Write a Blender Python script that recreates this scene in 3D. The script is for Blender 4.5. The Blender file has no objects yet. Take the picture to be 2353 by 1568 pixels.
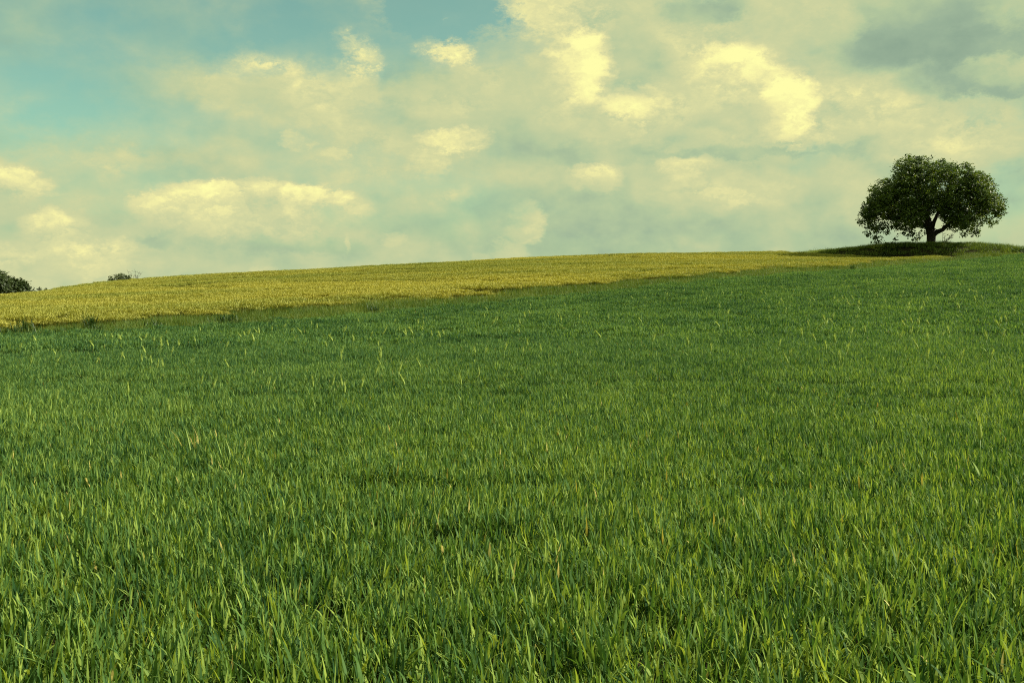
import bpy, bmesh, math, random
import numpy as np
from mathutils import Vector

R = math.radians
rng = np.random.default_rng(11)
random.seed(11)
scene = bpy.context.scene
C = scene.collection

# ------------------------------------------------------------------ camera
EYE = 1.65
F = 995.0                 # focal length in pixels of a 1024 px wide frame
PITCH = 2.76
cam_d = bpy.data.cameras.new('camera')
cam_d.sensor_width = 36.0
cam_d.lens = 36.0 * F / 1024.0
cam_d.clip_start = 0.1
cam_d.clip_end = 9000.0
cam = bpy.data.objects.new('camera', cam_d)
C.objects.link(cam)
cam.location = (0, 0, EYE)
cam.rotation_euler = (R(90 - PITCH), 0, 0)
scene.camera = cam

# ------------------------------------------------------------------ exposure
scene.view_settings.view_transform = 'Standard'
scene.view_settings.look = 'None'
EXPOSURE = 1.1
scene.view_settings.exposure = EXPOSURE
scene.view_settings.gamma = 1.0
scene.view_settings.use_curve_mapping = False
scene.cycles.use_denoising = False
scene.cycles.pixel_filter_type = 'BLACKMAN_HARRIS'
scene.cycles.filter_width = 1.1
scene.cycles.max_bounces = 4
scene.cycles.diffuse_bounces = 2
scene.cycles.glossy_bounces = 2
scene.cycles.transmission_bounces = 3
scene.cycles.transparent_max_bounces = 6

SUN_AZ, SUN_EL = 90.0, 38.0       # degrees clockwise from the view direction, degrees up


def s2l(c):
    c = c / 255.0
    return c / 12.92 if c <= 0.04045 else ((c + 0.055) / 1.055) ** 2.4


def col(r, g, b):
    return (s2l(r), s2l(g), s2l(b), 1.0)


def sky_dir(px, py):
    """azimuth and elevation (degrees) of a spot of the sky, 2352 px wide picture"""
    k = 1024.0 / 2352.0
    a = (px * k - 512.0) / F
    b = (341.0 - py * k) / F
    cp, sp = math.cos(R(PITCH)), math.sin(R(PITCH))
    y = cp + b * sp
    z = -sp + b * cp
    return math.degrees(math.atan2(a, y)), math.degrees(math.atan2(z, math.hypot(a, y)))


# ------------------------------------------------------------------ sky
SKY_STRENGTH = 0.1
world = bpy.data.worlds.new('World')
scene.world = world
world.use_nodes = True
world.cycles.sampling_method = 'MANUAL'
world.cycles.sample_map_resolution = 512
wt = world.node_tree
wt.nodes.clear()


def wn(kind, **kw):
    n = wt.nodes.new(kind)
    for k, v in kw.items():
        setattr(n, k, v)
    return n


def put(n, i, v):
    if isinstance(v, bpy.types.NodeSocket):
        wt.links.new(v, n.inputs[i])
    else:
        n.inputs[i].default_value = v


def wmath(op, a, b=0.0, c=0.0, clamp=False):
    n = wn('ShaderNodeMath', operation=op, use_clamp=clamp)
    put(n, 0, a); put(n, 1, b)
    if op in ('MULTIPLY_ADD', 'COMPARE'):
        put(n, 2, c)
    return n.outputs[0]


def wvec(op, a, b=(0, 0, 0), c=None, scale=None):
    n = wn('ShaderNodeVectorMath', operation=op)
    put(n, 0, a)
    if op not in ('LENGTH', 'NORMALIZE', 'SCALE'):
        put(n, 1, b)
    if c is not None:
        put(n, 2, c)
    if scale is not None:
        put(n, 3, scale)
    return n.outputs['Value'] if op in ('LENGTH', 'DOT_PRODUCT', 'DISTANCE') else n.outputs[0]


def wmap(v, a, b, c, d, smooth=True):
    n = wn('ShaderNodeMapRange', interpolation_type='SMOOTHSTEP' if smooth else 'LINEAR')
    put(n, 0, v)
    for i, q in enumerate((a, b, c, d)):
        put(n, i + 1, q)
    return n.outputs[0]


def wnoise(vec, scale, detail, rough=0.5, lac=2.0):
    n = wn('ShaderNodeTexNoise')
    put(n, 'Vector', vec)
    n.inputs['Scale'].default_value = scale
    n.inputs['Detail'].default_value = detail
    n.inputs['Roughness'].default_value = rough
    n.inputs['Lacunarity'].default_value = lac
    return n


tc = wn('ShaderNodeTexCoord')
dirv = wvec('NORMALIZE', tc.outputs['Generated'])
sep = wn('ShaderNodeSeparateXYZ'); put(sep, 0, dirv)
az = wmath('MULTIPLY', wmath('ARCTAN2', sep.outputs[0], sep.outputs[1]), 180 / math.pi)
el = wmath('MULTIPLY', wmath('ARCSINE', sep.outputs[2]), 180 / math.pi)
comb = wn('ShaderNodeCombineXYZ'); put(comb, 0, az); put(comb, 1, el)
P0 = comb.outputs[0]
stretch = wvec('MULTIPLY', dirv, (1.0, 1.0, 1.7))
# domain warp: billows large, middling and fine (degrees)
w1 = wnoise(stretch, 9.0, 2.0, 0.5)
w2 = wnoise(stretch, 34.0, 6.0, 0.70)
o1 = wvec('MULTIPLY_ADD', w1.outputs['Color'], (1.5, 1.1, 0), (-0.75, -0.55, 0))
o2 = wvec('MULTIPLY_ADD', w2.outputs['Color'], (2.7, 2.3, 0), (-1.35, -1.15, 0))
P = wvec('ADD', wvec('ADD', P0, o1), o2)
# gentler warp for small crisp puffs
Pf = wvec('ADD', P0, wvec('SCALE', o2, scale=0.55))
SX = math.degrees(1024.0 / 2352.0 / F)      # one picture unit in degrees


def blobs(start, items, space):
    """adds soft discs to a field, three at a time (one per vector component)"""
    sp = wn('ShaderNodeSeparateXYZ'); put(sp, 0, space)
    bc = []
    for k in (0, 1):
        c3 = wn('ShaderNodeCombineXYZ')
        for j in range(3):
            put(c3, j, sp.outputs[k])
        bc.append(c3.outputs[0])
    acc = start
    plain = [i for i in items if len(i) < 7]
    sided = [i for i in items if len(i) >= 7]
    for group in (plain, sided):
        for k in range(0, len(group), 3):
            tri = list(group[k:k + 3])
            while len(tri) < 3:
                tri.append(tri[-1][:4] + (0.0,) + tri[-1][5:])
            ix = [1 / (t[2] * SX) for t in tri]; iy = [1 / (t[3] * SX) for t in tri]
            ae = [sky_dir(t[0], t[1]) for t in tri]
            dx = wvec('MULTIPLY_ADD', bc[0], ix, [-q[0] * i for q, i in zip(ae, ix)])
            dy = wvec('MULTIPLY_ADD', bc[1], iy, [-q[1] * i for q, i in zip(ae, iy)])
            d2 = wvec('MULTIPLY_ADD', dy, dy, wvec('MULTIPLY', dx, dx))
            mr = wn('ShaderNodeMapRange', data_type='FLOAT_VECTOR', interpolation_type='SMOOTHSTEP')
            put(mr, 6, d2)
            put(mr, 7, [min(t[5], .97) ** 2 for t in tri]); put(mr, 8, [(1 + (1 - t[5]) * .5) ** 2 for t in tri])
            put(mr, 9, (1, 1, 1)); put(mr, 10, (0, 0, 0))
            m = mr.outputs[1]
            if group is sided:
                gq = wvec('MULTIPLY_ADD', dx, [t[6][0] for t in tri], wvec('MULTIPLY', dy, [t[6][1] for t in tri]))
                mg = wn('ShaderNodeMapRange', data_type='FLOAT_VECTOR', interpolation_type='SMOOTHSTEP')
                put(mg, 6, gq); put(mg, 7, (-.75, -.75, -.75)); put(mg, 8, (.45, .45, .45)); put(mg, 9, (0, 0, 0)); put(mg, 10, (1, 1, 1))
                m = wvec('MULTIPLY', m, mg.outputs[1])
            acc = wmath('ADD', acc, wvec('DOT_PRODUCT', m, [t[4] for t in tri]))
    return acc


TONE = [  # x, y, rx, ry, amount, inner edge, (side that stays crisp and bright)
    (1550, 170, 900, 260, .09, .2), (500, 330, 900, 170, .05, .0), (1250, 230, 500, 130, .03, .0),
    (1290, 130, 150, 120, .12, .0), (1318, 150, 84, 92, .66, .55, (.75, .10)), (1290, 90, 60, 40, .14, .3),
    (1655, 150, 100, 46, .46, .30, (.3, .4)), (1700, 160, 210, 130, .10, .0), (1802, 245, 72, 84, .62, .60, (.55, .10)),
    (1735, 190, 70, 34, .20, .2), (1850, 312, 70, 26, .26, .2), (1440, 242, 58, 34, .34, .3), (1480, 262, 100, 60, .28, .45, (0, .5)),
    (1010, 128, 72, 34, .50, .45, (.3, .6)), (812, 138, 56, 54, .50, .45, (.2, .4)), (640, 190, 190, 44, .15, .1, (0, .5)), (760, 225, 90, 26, .10, .1),
    (575, 140, 60, 22, .12, .2), (585, 78, 50, 20, .16, .2), (1032, 38, 30, 16, .28, .4), (1190, 20, 110, 50, .14, .1), (900, 70, 90, 20, .10, .1),
    (2255, 320, 80, 60, .16, .1), (2250, 255, 90, 30, .12, .2), (2290, 160, 80, 26, .16, .3), (2330, 25, 60, 40, .14, .1),
    (1900, 70, 70, 50, .14, .3, (.6, .4)), (900, 230, 130, 40, .06, .0), (1040, 322, 76, 25, .34, .45), (985, 380, 42, 28, .14, .2),
    (765, 355, 60, 14, .15, .2), (672, 326, 28, 20, .20, .3), (1060, 440, 30, 20, .08, .2),
    (1205, 510, 50, 48, .30, .45, (.6, -.2)), (1165, 575, 40, 22, .16, .2), (900, 540, 25, 16, .12, .2),
    (20, 545, 190, 100, .12, .0), (60, 605, 190, 55, .12, .1), (200, 575, 120, 18, .12, .3), (250, 615, 50, 34, .12, .3), (40, 575, 60, 14, .10, .3),
    (580, 490, 290, 62, .10, .3), (1640, 432, 140, 50, .14, .2, (0, .3)), (1650, 440, 60, 9, .12, .3), (1720, 462, 70, 10, .10, .3), (1830, 60, 160, 100, .05, .0),
    (2030, 200, 90, 40, .12, .1), (1930, 260, 60, 60, .14, .1), (2080, 300, 160, 60, .06, .0), (1990, 460, 50, 50, .08, .1), (100, 360, 240, 22, .09, .1),
    (150, 300, 240, 24, .06, .0), (640, 640, 400, 40, .05, .0),
    (2130, 80, 260, 90, -.19, .20), (2320, 110, 120, 50, -.12, .1), (2050, 130, 140, 50, -.08, .1), (1620, 22, 90, 32, -.24, .25), (1450, 130, 58, 110, -.16, .3), (1210, 170, 60, 90, -.10, .2), (1550, 100, 50, 60, -.08, .1),
    (930, 185, 85, 50, -.16, .1), (1395, 352, 140, 24, -.10, .1), (1760, 345, 220, 14, -.12, .1), (2230, 195, 150, 26, -.18, .1),
    (690, 562, 130, 22, -.08, .1), (400, 560, 120, 14, -.06, .1), (1690, 275, 85, 34, -.20, .3), (1250, 300, 120, 110, -.12, .0),
    (2200, 420, 160, 60, -.10, .0), (1300, 500, 400, 50, -.05, .0), (1420, 480, 90, 60, -.05, .0), (1285, 105, 16, 12, -.2, .2), (1790, 160, 60, 20, -.12, .2),
]
PUFF = [
    (580, 478, 265, 66, .31, .86, (0, .50)), (505, 442, 50, 30, .18, .82, (0, .6)), (602, 444, 54, 26, .14, .8, (0, .6)), (692, 448, 52, 28, .17, .8, (0, .6)),
    (778, 460, 40, 28, .15, .8, (0, .6)), (410, 456, 66, 22, .08, .6, (0, .6)), (495, 426, 22, 12, .12, .5),
    (10, 415, 90, 30, .36, .7, (0, .7)), (60, 441, 70, 8, .12, .4), (110, 515, 52, 36, .40, .65, (0, .55)), (160, 524, 46, 26, .14, .6, (0, .5)),
    (792, 553, 8, 20, .16, .4), (1365, 412, 66, 36, .32, .65, (0, .6)), (1565, 388, 66, 26, .28, .6, (0, .5)),
    (1612, 378, 50, 18, .08, .5), (605, 624, 30, 13, .10, .5), (1105, 592, 22, 14, .10, .5), (1345, 390, 34, 18, .08, .6),
]
COVER = [
    (650, 50, 480, 105, -.92, .1), (170, 235, 230, 95, -.40, .0), (0, 110, 230, 170, -.52, .0), (1050, 12, 150, 60, -.85, .2),
    (430, 290, 260, 50, -.25, .0), (230, 30, 170, 60, .25, .0), (1000, 470, 260, 60, -.22, .0), (760, 395, 260, 50, -.20, .0),
    (2300, 470, 120, 70, -.20, .0), (700, 560, 130, 20, -.2, .0), (1450, 560, 500, 40, -.10, .0), (250, 430, 200, 50, -.25, .0),
]
n_big = wnoise(wvec('MULTIPLY', dirv, (1, 1, 1.8)), 4.2, 3.0, 0.55).outputs['Fac']
n_mid = wnoise(wvec('MULTIPLY', dirv, (1, 1, 1.5)), 13.0, 6.0, 0.55).outputs['Fac']
# relief: how much thicker the cloud is here than a little way towards the sun
sun_off = wvec('ADD', wvec('MULTIPLY', dirv, (1, 1, 1.5)), (0.012, -0.004, 0.034))
n_sun = wnoise(sun_off, 13.0, 3.0, 0.5).outputs['Fac']
relief = wmath('SUBTRACT', n_mid, n_sun)
n_fine = wnoise(stretch, 60.0, 4.0, 0.6).outputs['Fac']
tone0 = wmath('MULTIPLY_ADD', n_big, 0.22, 0.275)
tone0 = wmath('ADD', tone0, wmath('MULTIPLY_ADD', n_mid, 0.20, -0.10))
tone0 = wmath('ADD', tone0, wmath('MULTIPLY_ADD', n_fine, 0.06, -0.03))
tone0 = wmath('MULTIPLY_ADD', relief, 0.50, tone0)
tone = blobs(tone0, TONE, P)
tone = blobs(tone, PUFF, Pf)
# cauliflower billows where the cloud is thick and sunlit
vor = wn('ShaderNodeTexVoronoi', feature='F1')
wcol = wvec('MULTIPLY_ADD', w2.outputs['Color'], (.10, .10, .10), (-.05, -.05, -.05))
put(vor, 'Vector', wvec('ADD', stretch, wcol))
vor.inputs['Scale'].default_value = 17.0
vor.inputs['Detail'].default_value = 2.0
vor.inputs['Roughness'].default_value = 0.6
bil = wmath('MULTIPLY_ADD', vor.outputs['Distance'], -0.30, 0.205)
tone = wmath('ADD', tone, wmath('MULTIPLY', bil, wmap(tone, 0.42, 0.80, 0.05, 1.35)))
cov0 = wmath('MULTIPLY_ADD', n_mid, 0.80, 0.64)
cov = blobs(cov0, COVER, P)
# wherever a cloud is brighter than the veil it is also thicker
cov = wmath('ADD', cov, wmap(tone, 0.42, 0.95, 0.0, 0.7))
cov = wmath('ADD', cov, wmap(tone, 0.30, 0.10, 0.0, 0.6))
cov = wmath('MINIMUM', wmath('MAXIMUM', cov, 0.08), 1.0)
ramp = wn('ShaderNodeValToRGB')
cr = ramp.color_ramp
stops = [(0.0, (136, 162, 142)), (0.20, (156, 180, 152)), (0.36, (180, 199, 157)), (0.52, (206, 211, 160)),
         (0.70, (226, 224, 164)), (0.86, (245, 240, 168)), (1.0, (255, 253, 172))]
while len(cr.elements) < len(stops):
    cr.elements.new(0.5)
for e_, (p_, c_) in zip(cr.elements, stops):
    e_.position = p_; e_.color = col(*c_)
put(ramp, 0, tone)
cloud = wvec('SCALE', ramp.outputs[0], scale=2 ** -EXPOSURE / SKY_STRENGTH)
nish = wn('ShaderNodeTexSky', sky_type='NISHITA')
nish.sun_disc = False
nish.sun_elevation = R(SUN_EL)
nish.sun_rotation = R(SUN_AZ)
nish.air_density = 1.0
nish.dust_density = 1.5
nish.ozone_density = 1.0
tint = wvec('MULTIPLY', nish.outputs[0], (0.505, 0.72, 0.435))
mixn = wn('ShaderNodeMix', data_type='RGBA')
put(mixn, 'Factor', cov)
wt.links.new(tint, mixn.inputs[6]); wt.links.new(cloud, mixn.inputs[7])
bg = wn('ShaderNodeBackground')
bg.inputs['Strength'].default_value = SKY_STRENGTH
wt.links.new(mixn.outputs[2], bg.inputs['Color'])
wout = wn('ShaderNodeOutputWorld')
wt.links.new(bg.outputs[0], wout.inputs['Surface'])

# ------------------------------------------------------------------ sun
sun_d = bpy.data.lights.new('sun', 'SUN')
sun_d.energy = 4.8
sun_d.angle = R(0.55)
sun_d.color = (1.0, 0.93, 0.76)
sun = bpy.data.objects.new('sun', sun_d)
C.objects.link(sun)
sd = Vector((math.sin(R(SUN_AZ)) * math.cos(R(SUN_EL)), math.cos(R(SUN_AZ)) * math.cos(R(SUN_EL)), math.sin(R(SUN_EL))))
sun.rotation_euler = (-sd).to_track_quat('-Z', 'Y').to_euler()
sun.location = (40, 0, 60)

# ================================================================== helpers


def link(o, parent=None):
    C.objects.link(o)
    if parent is not None:
        o.parent = parent
    return o


def mesh_from(name, verts, faces, mats, fmat=None, smooth=False, attrs=None):
    me = bpy.data.meshes.new(name)
    verts = np.asarray(verts, dtype=np.float32)
    me.from_pydata(verts.tolist() if len(verts) < 1 else [tuple(v) for v in verts.tolist()], [], faces)
    for m in mats:
        me.materials.append(m)
    if fmat is not None:
        me.polygons.foreach_set('material_index', np.asarray(fmat, dtype=np.int32))
    if smooth:
        me.polygons.foreach_set('use_smooth', np.ones(len(me.polygons), dtype=bool))
    if attrs:
        for k, v in attrs.items():
            a = me.attributes.new(k, 'FLOAT', 'POINT')
            a.data.foreach_set('value', np.asarray(v, dtype=np.float32))
    me.update()
    return me


def tag(o, label=None, cat=None, group=None, kind=None):
    if label: o['label'] = label
    if cat: o['category'] = cat
    if group: o['group'] = group
    if kind: o['kind'] = kind
    return o


def empty(name, loc, label, cat, group=None):
    o = bpy.data.objects.new(name, None)
    o.empty_display_size = 0.2
    o.location = loc
    link(o)
    return tag(o, label, cat, group)


class MB:
    """collects strips and tubes with a per-vertex tint and height-along value"""
    def __init__(self):
        self.v, self.f, self.m, self.t, self.h = [], [], [], [], []

    def add(self, v, f, mat=0, tint=0.5, along=None):
        b = len(self.v)
        self.v += [tuple(p) for p in v]
        self.f += [tuple(b + i for i in q) for q in f]
        self.m += [mat] * len(f)
        self.t += [tint] * len(v)
        self.h += list(along) if along is not None else [0.5] * len(v)

    def blade(self, base, ang, length, width, lean, curl, segs=5, mat=0, tint=0.5, fold=0.25, twist=0.0, peak=0.35, droop=0.0):
        """a tapering leaf that starts upright, leans out along ang and curls over"""
        d = np.array((math.cos(ang), math.sin(ang), 0.0))
        p = np.array(base, dtype=float)
        th = lean
        v, f, al = [], [], []
        step = length / segs
        for i in range(segs + 1):
            s = i / segs
            a2 = ang + math.pi / 2 + twist * s
            side = np.array((math.cos(a2), math.sin(a2), 0.0))
            w = width * (0.55 + 0.45 * min(1, s / peak)) * (1 - max(0, (s - peak) / (1 - peak)) ** 1.6)
            if i == segs:
                v.append(p.copy()); al.append(1.0)
            else:
                v.append(p - side * w * 0.5); v.append(p + side * w * 0.5); al += [s, s]
            th2 = th + curl * s * s
            p = p + step * (d * math.sin(th2) + np.array((0, 0, math.cos(th2))))
        for i in range(segs - 1):
            f.append((2 * i, 2 * i + 1, 2 * i + 3, 2 * i + 2))
        f.append((2 * segs - 2, 2 * segs - 1, 2 * segs))
        self.add(v, f, mat, tint, al)
        return p

    def tube(self, pts, radii, n=6, mat=0, tint=0.5, cap=True):
        pts = [np.array(p, float) for p in pts]
        v, f, al = [], [], []
        up = np.array((0.13, 0.97, 0.2))
        for i, p in enumerate(pts):
            t = pts[min(i + 1, len(pts) - 1)] - pts[max(i - 1, 0)]
            t = t / (np.linalg.norm(t) + 1e-9)
            s = np.cross(t, up); s /= (np.linalg.norm(s) + 1e-9)
            u = np.cross(s, t)
            for k in range(n):
                a = 2 * math.pi * k / n
                v.append(p + radii[i] * (math.cos(a) * s + math.sin(a) * u))
                al.append(i / max(1, len(pts) - 1))
        for i in range(len(pts) - 1):
            for k in range(n):
                k2 = (k + 1) % n
                f.append((i * n + k, i * n + k2, (i + 1) * n + k2, (i + 1) * n + k))
        if cap:
            f.append(tuple(range((len(pts) - 1) * n, len(pts) * n)))
        self.add(v, f, mat, tint, al)

    def mesh(self, name, mats, smooth=False):
        return mesh_from(name, self.v, self.f, mats, self.m, smooth, {'tint': self.t, 'along': self.h})


# ================================================================== materials
def new_mat(name):
    m = bpy.data.materials.new(name)
    m.use_nodes = True
    m.node_tree.nodes.clear()
    return m, m.node_tree


def leaf_mat(name, base, dark, light, trans=0.35, rough=0.45, spec=0.3, field=None, patch_scale=0.25, inst=0.25, tcol=(1.35, 1.25, 0.5)):
    """leaf: colour from a per-leaf tint, per-plant tint and broad patches of the crop; light passes through"""
    m, t = new_mat(name)
    N, L = t.nodes, t.links
    at = N.new('ShaderNodeAttribute'); at.attribute_name = 'tint'
    ai = N.new('ShaderNodeAttribute'); ai.attribute_type = 'INSTANCER'; ai.attribute_name = 'itint'
    geo = N.new('ShaderNodeNewGeometry')
    nz = N.new('ShaderNodeTexNoise'); nz.inputs['Scale'].default_value = patch_scale; nz.inputs['Detail'].default_value = 3
    L.new(geo.outputs['Position'], nz.inputs['Vector'])
    a1 = N.new('ShaderNodeMath'); a1.operation = 'MULTIPLY_ADD'; a1.inputs[1].default_value = inst; a1.inputs[2].default_value = -inst * 0.5
    L.new(ai.outputs['Fac'], a1.inputs[0])
    a2 = N.new('ShaderNodeMath'); a2.operation = 'MULTIPLY_ADD'; a2.inputs[1].default_value = 0.7; a2.inputs[2].default_value = -0.35
    L.new(nz.outputs['Fac'], a2.inputs[0])
    s1 = N.new('ShaderNodeMath'); s1.operation = 'ADD'; L.new(a1.outputs[0], s1.inputs[0]); L.new(a2.outputs[0], s1.inputs[1])
    s2 = N.new('ShaderNodeMath'); s2.operation = 'ADD'; s2.use_clamp = True; L.new(at.outputs['Fac'], s2.inputs[0]); L.new(s1.outputs[0], s2.inputs[1])
    r = N.new('ShaderNodeValToRGB')
    r.color_ramp.elements[0].color = (*dark, 1); r.color_ramp.elements[0].position = 0.0
    r.color_ramp.elements[1].color = (*light, 1); r.color_ramp.elements[1].position = 1.0
    e = r.color_ramp.elements.new(0.5); e.color = (*base, 1)
    L.new(s2.outputs[0], r.inputs[0])
    color = r.outputs[0]
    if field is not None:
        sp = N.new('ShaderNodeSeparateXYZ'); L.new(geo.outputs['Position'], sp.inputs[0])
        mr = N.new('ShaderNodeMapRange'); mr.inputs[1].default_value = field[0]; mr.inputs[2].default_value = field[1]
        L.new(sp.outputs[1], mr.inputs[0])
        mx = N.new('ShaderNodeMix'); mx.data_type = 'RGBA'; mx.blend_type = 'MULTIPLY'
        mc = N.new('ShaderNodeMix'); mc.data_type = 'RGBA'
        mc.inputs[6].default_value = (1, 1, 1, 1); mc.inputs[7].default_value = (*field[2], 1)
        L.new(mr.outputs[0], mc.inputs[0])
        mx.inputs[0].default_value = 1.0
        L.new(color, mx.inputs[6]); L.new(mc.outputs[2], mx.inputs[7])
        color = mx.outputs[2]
    b = N.new('ShaderNodeBsdfPrincipled')
    b.inputs['Roughness'].default_value = rough
    b.inputs['Specular IOR Level'].default_value = spec
    L.new(color, b.inputs['Base Color'])
    tr = N.new('ShaderNodeBsdfTranslucent')
    tm = N.new('ShaderNodeMix'); tm.data_type = 'RGBA'; tm.blend_type = 'MULTIPLY'; tm.inputs[0].default_value = 1.0
    tm.inputs[7].default_value = (*tcol, 1)
    L.new(color, tm.inputs[6]); L.new(tm.outputs[2], tr.inputs['Color'])
    ms = N.new('ShaderNodeMixShader'); ms.inputs[0].default_value = trans
    L.new(b.outputs[0], ms.inputs[1]); L.new(tr.outputs[0], ms.inputs[2])
    o = N.new('ShaderNodeOutputMaterial'); L.new(ms.outputs[0], o.inputs['Surface'])
    return m


def ground_mat(name, c1, c2, c3, s1, s2, bump=0.5):
    m, t = new_mat(name)
    N, L = t.nodes, t.links
    geo = N.new('ShaderNodeNewGeometry')
    n1 = N.new('ShaderNodeTexNoise'); n1.inputs['Scale'].default_value = s1; n1.inputs['Detail'].default_value = 6
    n2 = N.new('ShaderNodeTexNoise'); n2.inputs['Scale'].default_value = s2; n2.inputs['Detail'].default_value = 5
    L.new(geo.outputs['Position'], n1.inputs['Vector']); L.new(geo.outputs['Position'], n2.inputs['Vector'])
    r = N.new('ShaderNodeValToRGB')
    r.color_ramp.elements[0].color = (*c1, 1); r.color_ramp.elements[0].position = 0.3
    r.color_ramp.elements[1].color = (*c2, 1); r.color_ramp.elements[1].position = 0.7
    L.new(n1.outputs['Fac'], r.inputs[0])
    mx = N.new('ShaderNodeMix'); mx.data_type = 'RGBA'; mx.inputs[7].default_value = (*c3, 1)
    q = N.new('ShaderNodeMapRange'); q.inputs[1].default_value = 0.45; q.inputs[2].default_value = 0.7
    L.new(n2.outputs['Fac'], q.inputs[0]); L.new(q.outputs[0], mx.inputs[0]); L.new(r.outputs[0], mx.inputs[6])
    b = N.new('ShaderNodeBsdfPrincipled'); b.inputs['Roughness'].default_value = 0.95
    b.inputs['Specular IOR Level'].default_value = 0.1
    L.new(mx.outputs[2], b.inputs['Base Color'])
    bp = N.new('ShaderNodeBump'); bp.inputs['Strength'].default_value = bump; bp.inputs['Distance'].default_value = 0.05
    L.new(n2.outputs['Fac'], bp.inputs['Height']); L.new(bp.outputs[0], b.inputs['Normal'])
    o = N.new('ShaderNodeOutputMaterial'); L.new(b.outputs[0], o.inputs['Surface'])
    return m


def bark_mat():
    m, t = new_mat('bark')
    N, L = t.nodes, t.links
    tcn = N.new('ShaderNodeTexCoord')
    mp = N.new('ShaderNodeMapping'); mp.inputs['Scale'].default_value = (6, 6, 1.4)
    L.new(tcn.outputs['Object'], mp.inputs[0])
    n = N.new('ShaderNodeTexNoise'); n.inputs['Scale'].default_value = 1.5; n.inputs['Detail'].default_value = 6
    L.new(mp.outputs[0], n.inputs['Vector'])
    r = N.new('ShaderNodeValToRGB')
    r.color_ramp.elements[0].color = (0.010, 0.008, 0.007, 1); r.color_ramp.elements[0].position = 0.35
    r.color_ramp.elements[1].color = (0.040, 0.032, 0.024, 1); r.color_ramp.elements[1].position = 0.72
    L.new(n.outputs['Fac'], r.inputs[0])
    b = N.new('ShaderNodeBsdfPrincipled'); b.inputs['Roughness'].default_value = 0.9
    L.new(r.outputs[0], b.inputs['Base Color'])
    bp = N.new('ShaderNodeBump'); bp.inputs['Strength'].default_value = 0.8; bp.inputs['Distance'].default_value = 0.05
    L.new(n.outputs['Fac'], bp.inputs['Height']); L.new(bp.outputs[0], b.inputs['Normal'])
    o = N.new('ShaderNodeOutputMaterial'); L.new(b.outputs[0], o.inputs['Surface'])
    return m


M = {}
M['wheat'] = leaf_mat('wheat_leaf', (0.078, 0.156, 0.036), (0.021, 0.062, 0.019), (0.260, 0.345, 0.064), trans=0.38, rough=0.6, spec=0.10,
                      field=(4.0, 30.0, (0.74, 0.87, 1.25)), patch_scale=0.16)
M['dry'] = leaf_mat('dry_leaf', (0.38, 0.32, 0.08), (0.30, 0.21, 0.05), (0.44, 0.40, 0.13), trans=0.25, rough=0.6, spec=0.2)
M['ear'] = leaf_mat('barley_ear', (0.295, 0.292, 0.058), (0.20, 0.228, 0.045), (0.36, 0.34, 0.066), trans=0.25, rough=0.6, spec=0.15, patch_scale=0.08, inst=0.9)
M['stalk'] = leaf_mat('barley_stalk', (0.185, 0.195, 0.035), (0.13, 0.15, 0.026), (0.25, 0.24, 0.045), trans=0.25, rough=0.6, spec=0.15, patch_scale=0.08)
M['pale_ear'] = leaf_mat('pale_green_ear', (0.33, 0.43, 0.10), (0.25, 0.35, 0.08), (0.42, 0.50, 0.13), trans=0.35, rough=0.55, spec=0.2)
M['pale_stem'] = leaf_mat('pale_green_stem', (0.18, 0.28, 0.055), (0.11, 0.19, 0.04), (0.27, 0.36, 0.075), trans=0.3, rough=0.5, spec=0.25)
M['margin'] = leaf_mat('margin_grass', (0.085, 0.145, 0.026), (0.040, 0.088, 0.017), (0.18, 0.21, 0.036), trans=0.32, rough=0.5, spec=0.2, patch_scale=0.15)
M['bank'] = leaf_mat('bank_grass', (0.105, 0.165, 0.030), (0.034, 0.066, 0.014), (0.22, 0.26, 0.052), trans=0.3, rough=0.55, spec=0.15, patch_scale=0.18, inst=0.5)
M['weed'] = leaf_mat('weed_leaf', (0.030, 0.070, 0.014), (0.018, 0.045, 0.010), (0.060, 0.105, 0.018), trans=0.25, rough=0.5, spec=0.25)
M['tree_leaf'] = leaf_mat('tree_leaf', (0.066, 0.110, 0.019), (0.016, 0.035, 0.010), (0.195, 0.255, 0.044), trans=0.34, rough=0.5, spec=0.25, patch_scale=0.5)
M['far_leaf'] = leaf_mat('hedge_leaf', (0.030, 0.048, 0.012), (0.016, 0.028, 0.008), (0.052, 0.075, 0.018), trans=0.25, rough=0.55, spec=0.2, patch_scale=0.6)
M['bush_leaf'] = leaf_mat('bush_leaf', (0.075, 0.100, 0.035), (0.045, 0.065, 0.022), (0.13, 0.15, 0.05), trans=0.25, rough=0.55, spec=0.2, patch_scale=0.6)
M['bark'] = bark_mat()
M['soil'] = ground_mat('soil', (0.022, 0.016, 0.010), (0.040, 0.030, 0.018), (0.030, 0.040, 0.012), 3.0, 14.0)

# ================================================================== terrain
CANOPY = 0.34          # green wheat
CROP = 0.80            # golden barley


def at(px, py, Y, drop=0.0):
    """world point at depth Y seen at a spot of the 1024x682 picture, lowered by drop"""
    b = (341.0 - py) / F
    cp, sp = math.cos(R(PITCH)), math.sin(R(PITCH))
    k = Y / (cp + b * sp)
    return ((px - 512.0) / F * k, Y, EYE + (-sp + b * cp) * k - drop)


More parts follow.
